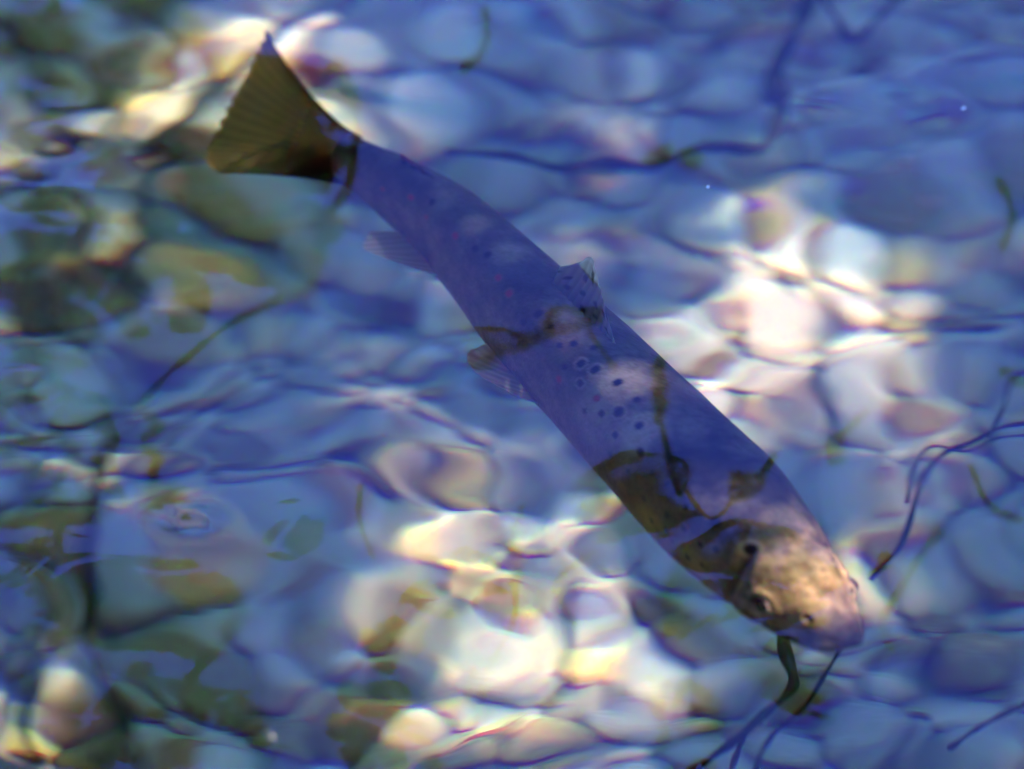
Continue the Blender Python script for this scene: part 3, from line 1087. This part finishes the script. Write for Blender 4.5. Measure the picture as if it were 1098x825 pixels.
TWIGS = [   # frame course of the mirror image, half width in frame pixels at start and end, height above the water
    ([(716, 380), (706, 410), (708, 450), (722, 500), (742, 536), (766, 556), (796, 530), (832, 488)], 2.7, 3.6, 0.2),
    ([(808, 590), (798, 606), (786, 626), (774, 648)], 3.6, 3.6, 0.2),
    ([(384, 138), (380, 165), (371, 204), (350, 232), (344, 262), (334, 296), (290, 326), (240, 352), (190, 392), (140, 440)], 5.2, 4.6, 0.2),
    ([(500, 388), (545, 376), (590, 362), (648, 338)], 2.6, 2.2, 0.2),
    ([(640, 330), (632, 352), (652, 384), (660, 400)], 2.0, 1.6, 0.2),
    ([(552, 560), (552, 620), (548, 670), (528, 708), (500, 740)], 3.9, 3.4, 0.22),
    ([(640, 590), (596, 620), (600, 640), (620, 668)], 3.9, 3.4, 0.22),
    ([(385, 520), (386, 560), (400, 600)], 3.5, 3, 0.2),
    ([(136, 120), (122, 150), (114, 190), (96, 230), (82, 276), (84, 310)], 8.28, 5.52, 0.2),
    ([(0, 430), (30, 412), (64, 396), (90, 360)], 11.04, 6.96, 0.2),
    ([(220, 700), (200, 740), (160, 770), (140, 800)], 5.52, 4.08, 0.2),
    ([(1070, 190), (1086, 230), (1074, 270)], 4.68, 4.08, 0.2),
    ([(30, 640), (60, 600), (66, 560), (100, 520), (128, 470)], 6.0, 4.8, 0.2),
    ([(0, 300), (40, 310), (90, 286), (130, 270), (170, 240)], 10.799999999999999, 7.199999999999999, 0.2),
    ([(60, -10), (52, 30), (20, 60), (10, 110)], 9.6, 6.0, 0.2),
    ([(160, -10), (172, 50), (150, 110), (120, 135)], 10.799999999999999, 7.199999999999999, 0.2),
    ([(210, 820), (170, 790), (190, 740), (228, 700), (222, 650)], 6.0, 4.8, 0.2),
    ([(60, 700), (100, 650), (110, 620)], 6.0, 4.8, 0.2),
    ([(930, 440), (900, 470), (890, 500)], 4.8, 3.5999999999999996, 0.2),
    ([(1010, 570), (985, 600), (960, 640), (945, 660)], 5.3999999999999995, 4.2, 0.2),
    ([(1098, 560), (1060, 540), (1040, 500)], 4.8, 3.5999999999999996, 0.2),
    ([(520, 10), (522, 40), (512, 62), (495, 75)], 4.8, 3.5999999999999996, 0.2),
]
tree_a = empty('overhanging_alder', (-1.15, 1.35, -0.30))
tag(tree_a, 'alder on the left bank whose low twigs and leaves mirror darkly', 'tree')
for pts, w0, w1, h in TWIGS:
    L2 = smooth_line(pts, 14 * len(pts))
    h = h * 0.04 + (np.maximum(L2[:, 1], 40) + 55) / 5300.0
    P, r = pix_mirror(L2[:, 0], L2[:, 1], h)
    kern = np.hanning(9)
    kern /= kern.sum()
    P = np.stack([np.convolve(np.pad(P[:, q], 4, mode='edge'), kern, 'valid') for q in range(3)], -1)
    dist = np.linalg.norm(P - CAM, axis=1) + 0.0
    rad = np.linspace(w0, w1, len(P)) * px2m * 1.12
    rad = rad * (1 + 0.16 * np.sin(np.arange(len(P)) * 0.45 + w0))
    v, f = tube(P, rad, 7)
    mesh_obj('twig', v, f, M_BARK, tree_a)

CLUMPS = [  # frame place of the mirror image: centre, half sizes, leaves, heights
    (90, 45, 110, 55, 26, 0.24, 0.5), (180, 120, 60, 70, 14, 0.24, 0.5), (285, 135, 78, 70, 44, 0.20, 0.24), (335, 165, 40, 34, 16, 0.2, 0.22), (250, 250, 90, 60, 22, 0.22, 0.4), (60, 300, 90, 55, 30, 0.22, 0.5), (150, 260, 60, 60, 14, 0.22, 0.5),
    (150, 645, 90, 45, 22, 0.25, 0.5), (40, 570, 50, 60, 10, 0.25, 0.5), (190, 770, 80, 45, 22, 0.26, 0.5), (70, 790, 70, 40, 14, 0.26, 0.5), (690, 552, 40, 30, 34, 1.0, 1.3), (752, 605, 40, 34, 30, 1.0, 1.3), 
    (846, 644, 46, 32, 44, 0.6, 0.8), (836, 715, 18, 30, 14, 0.22, 0.25), (500, 610, 36, 44, 9, 0.22, 0.3), (440, 670, 50, 40, 10, 0.22, 0.3), (400, 780, 50, 40, 10, 0.24, 0.3), 
    (740, 760, 40, 30, 5, 0.24, 0.3), (770, 235, 14, 16, 3, 0.2, 0.22), (300, 560, 40, 40, 6, 0.24, 0.35), (930, 600, 26, 14, 3, 0.22, 0.25), (1085, 410, 22, 18, 4, 0.2, 0.25), (720, 170, 30, 10, 4, 0.2, 0.21), (20, 200, 40, 60, 8, 0.25, 0.5),
]
lr = np.random.RandomState(11)
for cx, cyy, hx, hy, n, h0, h1 in CLUMPS:
    n = int(n * 1.7) if cx < 260 else n
    V, F = [], []
    for _ in range(n):
        q, g = math.sqrt(lr.rand()), lr.rand() * 2 * math.pi
        x, y = cx + hx * q * math.cos(g), cyy + hy * q * math.sin(g)
        h = (cyy + hy + 70) / 5300.0 + lr.uniform(h0, h1) * (0.6 if cx < 250 else 0.2)
        P, r = pix_mirror(np.array([x]), np.array([y]), h)
        nrm = -r[0] + lr.normal(0, 0.45, 3)
        nrm /= np.linalg.norm(nrm)
        d = np.cross(nrm, lr.normal(0, 1, 3))
        ln = min(max(hx, hy) * 0.9, 85) * px2m * lr.uniform(0.9, 1.5)
        k = len(V)
        V += leaf_verts(P[0], d, nrm, ln, ln * lr.uniform(0.5, 0.7))
        F += [tuple(a + k for a in q_) for q_ in LEAF_F]
    o = mesh_obj('leaf_spray', V, F, M_LEAFB, tree_a)
    o['kind'] = 'stuff'
# the stem the twigs belong to, on the left bank
v, f = tube([(-1.6, 1.5, -0.1), (-1.45, 1.42, 0.5), (-1.2, 1.3, 1.1), (-1.05, 1.25, 2.0), (-1.1, 1.3, 3.2)], [0.10, 0.085, 0.07, 0.055, 0.03], 12)
mesh_obj('trunk', v, f, M_BARK, tree_a)


# ------------------------------------------------------------------ unseen trees added to hold back skylight and dapple the sun
def crown(name, parent, centre, radii, n, size, seed, keep=None, m=M_LEAF):
    r = np.random.RandomState(seed)
    p = r.normal(0, 1, (n, 3))
    p /= np.linalg.norm(p, axis=1, keepdims=True)
    p = np.array(centre) + p * np.array(radii) * (r.uniform(0.25, 1.0, (n, 1)) ** 0.5)
    if keep is not None:
        p = p[keep(p)]
    n = len(p)
    nrm = np.concatenate([r.normal(0, .5, (n, 2)), np.ones((n, 1))], 1)
    nrm /= np.linalg.norm(nrm, axis=1, keepdims=True)
    d = np.cross(nrm, r.normal(0, 1, (n, 3)))
    d /= np.linalg.norm(d, axis=1, keepdims=True)
    s = np.cross(nrm, d)
    ln = (size * r.uniform(0.75, 1.3, (n, 1)))
    wd = ln * 0.62
    V = []
    for t_, w_ in ((0, 0.06), (0.22, 0.75), (0.5, 1.0), (0.78, 0.66), (1.0, 0.02)):
        for q in (-1, 0, 1):
            V.append(p + d * ln * (t_ - 0.5) + s * q * w_ * wd * 0.5 + nrm * (0.10 * wd * abs(q) - 0.10 * ln * (t_ - 0.5) ** 2))
    V = np.stack(V, 1).reshape(-1, 3)
    F = (np.arange(n)[:, None, None] * 15 + np.array(LEAF_F)[None]).reshape(-1, 4)
    o = mesh_obj(name, V, F, m, parent)
    o['kind'] = 'stuff'
    return o


SUN_W = refract(-SUND, UPZ, 1 / N_WATER)
SUN_FOOT = pix_under(549, 400, BED_Z) - SUN_W * (BED_Z / SUN_W[2])     # where the light for the bed in view enters the water
print('SUNFOOT', SUN_FOOT)


def lands(p, z=BED_Z + 0.02):
    """where on the bed the sun rays past the points p end"""
    w = p - SUND * (p[:, 2:3] / SUND[2])
    return w + SUN_W * (z / SUN_W[2])


FLECKS = [(850, 628, 84, 62, 0.70), (715, 575, 66, 50, 0.92), (270, 125, 80, 85, 0.62), (650, 430, 50, 50, 0.70), (735, 400, 44, 44, 0.5), (500, 240, 40, 34, 0.5), (425, 268, 44, 28, 0.9), (530, 398, 44, 36, 0.9), (620, 290, 34, 30, 0.75)]   # broken light on the trout


def shade_keep(p):
    x, y = project(lands(p))
    ok = ~((x < 340) & (np.random.RandomState(3).rand(len(p)) < 0.22))      # a thinner crown towards the left
    g = np.random.RandomState(6).rand(len(p))
    for cx, cyy, rx, ry in SUNNY:
        ok &= ~((((x - cx) / rx) ** 2 + ((y - cyy) / ry) ** 2 < 1.0) & (g < 0.88))
    for cx, cyy, rx, ry in ((570, 680, 230, 160), (900, 345, 200, 160), (330, 80, 200, 120), (480, 480, 130, 90)):
        ok &= ~((((x - cx) / rx) ** 2 + ((y - cyy) / ry) ** 2 < 1.0) & (g < 0.55))
    x, y = project(lands(p, FZ + 0.02))
    q = np.random.RandomState(4).rand(len(p))
    for cx, cyy, rx, ry, thin in ((855, 620, 85, 75, 0.70), (735, 440, 75, 70, 0.60), (640, 350, 60, 60, 0.6)):
        ok |= (((x - cx) / rx) ** 2 + ((y - cyy) / ry) ** 2 < 1.0) & (q > thin)
    for cx, cyy, rx, ry, thin in FLECKS:
        ok &= ~((((x - cx) / rx) ** 2 + ((y - cyy) / ry) ** 2 < 1.0) & (q < thin))
    return ok


def off_sun(p):
    """clear of the sun's path to the water in view and of the open gap over the stream ahead"""
    a = np.linalg.norm((p - SUN_FOOT) - SUND * ((p - SUN_FOOT) @ SUND)[:, None], axis=1) > 1.2
    b = (p[:, 1] > 1.5) & (np.abs(np.arctan2(p[:, 0], p[:, 1] + 1.0)) < 0.75)
    return a & ~b


SC = SUN_FOOT + SUND * (2.5 / SUND[2])
foot_b = SC + np.array([0.7, 1.7, -2.35])
tree_b = empty('added_shade_beech', tuple(foot_b))
tag(tree_b, 'unseen beech added on the right bank, crown gaps shaped to dapple the sunlight', 'tree')
v, f = tube([foot_b + np.array(q) for q in ((0, 0, -0.3), (0, -0.05, 0.9), (-0.05, -0.15, 1.8), (-0.15, -0.4, 2.3), (-0.4, -1.0, 2.42), (-0.8, -1.6, 2.37))], [0.14, 0.12, 0.09, 0.06, 0.03, 0.008], 12)
mesh_obj('trunk', v, f, M_BARK, tree_b)
crown('crown', tree_b, SC, (1.0, 1.0, 0.14), 22000, 0.045, 31, shade_keep)  # leaf gaps shaped so the sun falls on chosen places

OTHERS = [('left_shade_tree', (-3.0, -0.6, 0.3), (-2.3, -0.6, 3.2), (1.9, 2.2, 1.2), 3000, 'unseen tall tree added on the left bank to block skylight'),
          ('overhead_shade_tree', (-2.6, -2.9, 0.4), (-0.3, -0.6, 4.6), (2.4, 1.9, 0.7), 1800, 'unseen spreading tree added to close the sky above the stream'),
          ('rear_shade_tree', (0.8, -5.2, 0.5), (0.5, -4.6, 3.4), (3.4, 1.6, 1.8), 5000, 'unseen broad tree added behind the viewer to block skylight'),
          ('right_shade_tree', (4.2, 1.6, 0.4), (3.4, 1.5, 3.0), (1.5, 2.0, 1.6), 2600, 'unseen leafy tree added on the right bank to block skylight')]
for q, (nm, foot, cc_, rad, n, lab) in enumerate(OTHERS):
    tr = empty(nm.replace('left_', '').replace('right_', '').replace('rear_', '').replace('overhead_', 'spreading_'), foot)
    tag(tr, lab, 'tree')
    ft, tp3 = np.array(foot), np.array(cc_)
    v, f = tube([ft, ft * 0.8 + tp3 * 0.2 + np.array([0.05, 0, 0.5]), ft * 0.4 + tp3 * 0.6 + np.array([0, 0.1, 0.3]), tp3], [0.16, 0.13, 0.10, 0.04], 12)
    mesh_obj('trunk', v, f, M_BARK, tr)
    crown('crown', tr, cc_, rad, n, 0.16, 50 + q, off_sun)


# ------------------------------------------------------------------ tiny things afloat
M_BIT, t, p = mat('dark_seed_husk')
p.inputs['Base Color'].default_value = (0.02, 0.014, 0.01, 1)
M_DUST, t, p = mat('pale_seed_fluff')
p.inputs['Base Color'].default_value = (0.6, 0.6, 0.62, 1)


def floater(name, px, py, ln, wd, ang, m, label, cat):
    c, _ = psurf(np.array([px], float), np.array([py], float), True)
    c = c[0] + np.array([0, 0, wd * 0.2])
    d = np.array([math.cos(ang), math.sin(ang), 0.0])
    pts = [c + d * ln * k_ + UPZ * wd * 0.25 * math.sin(3 * k_) for k_ in (-0.5, -0.3, 0.0, 0.3, 0.5)]
    v_, f_ = tube(pts, [wd * 0.12, wd * 0.42, wd * 0.5, wd * 0.36, wd * 0.08], 8)
    o = mesh_obj(name, v_, f_, m)
    tag(o, label, cat)
    return o


floater('seed_husk', 290, 791, 0.0042, 0.0024, 2.2, M_BIT, 'tiny dark husk floating near the bottom edge, left of centre', 'seed')
floater('seed_fluff', 1033, 117, 0.0018, 0.0011, 0.4, M_DUST, 'tiny white fluff afloat in the upper right corner', 'fluff')
floater('seed_fluff', 759, 201, 0.0013, 0.0009, 1.0, M_DUST, 'tiny white fluff afloat above the dark branch reflection\'s knob', 'fluff')
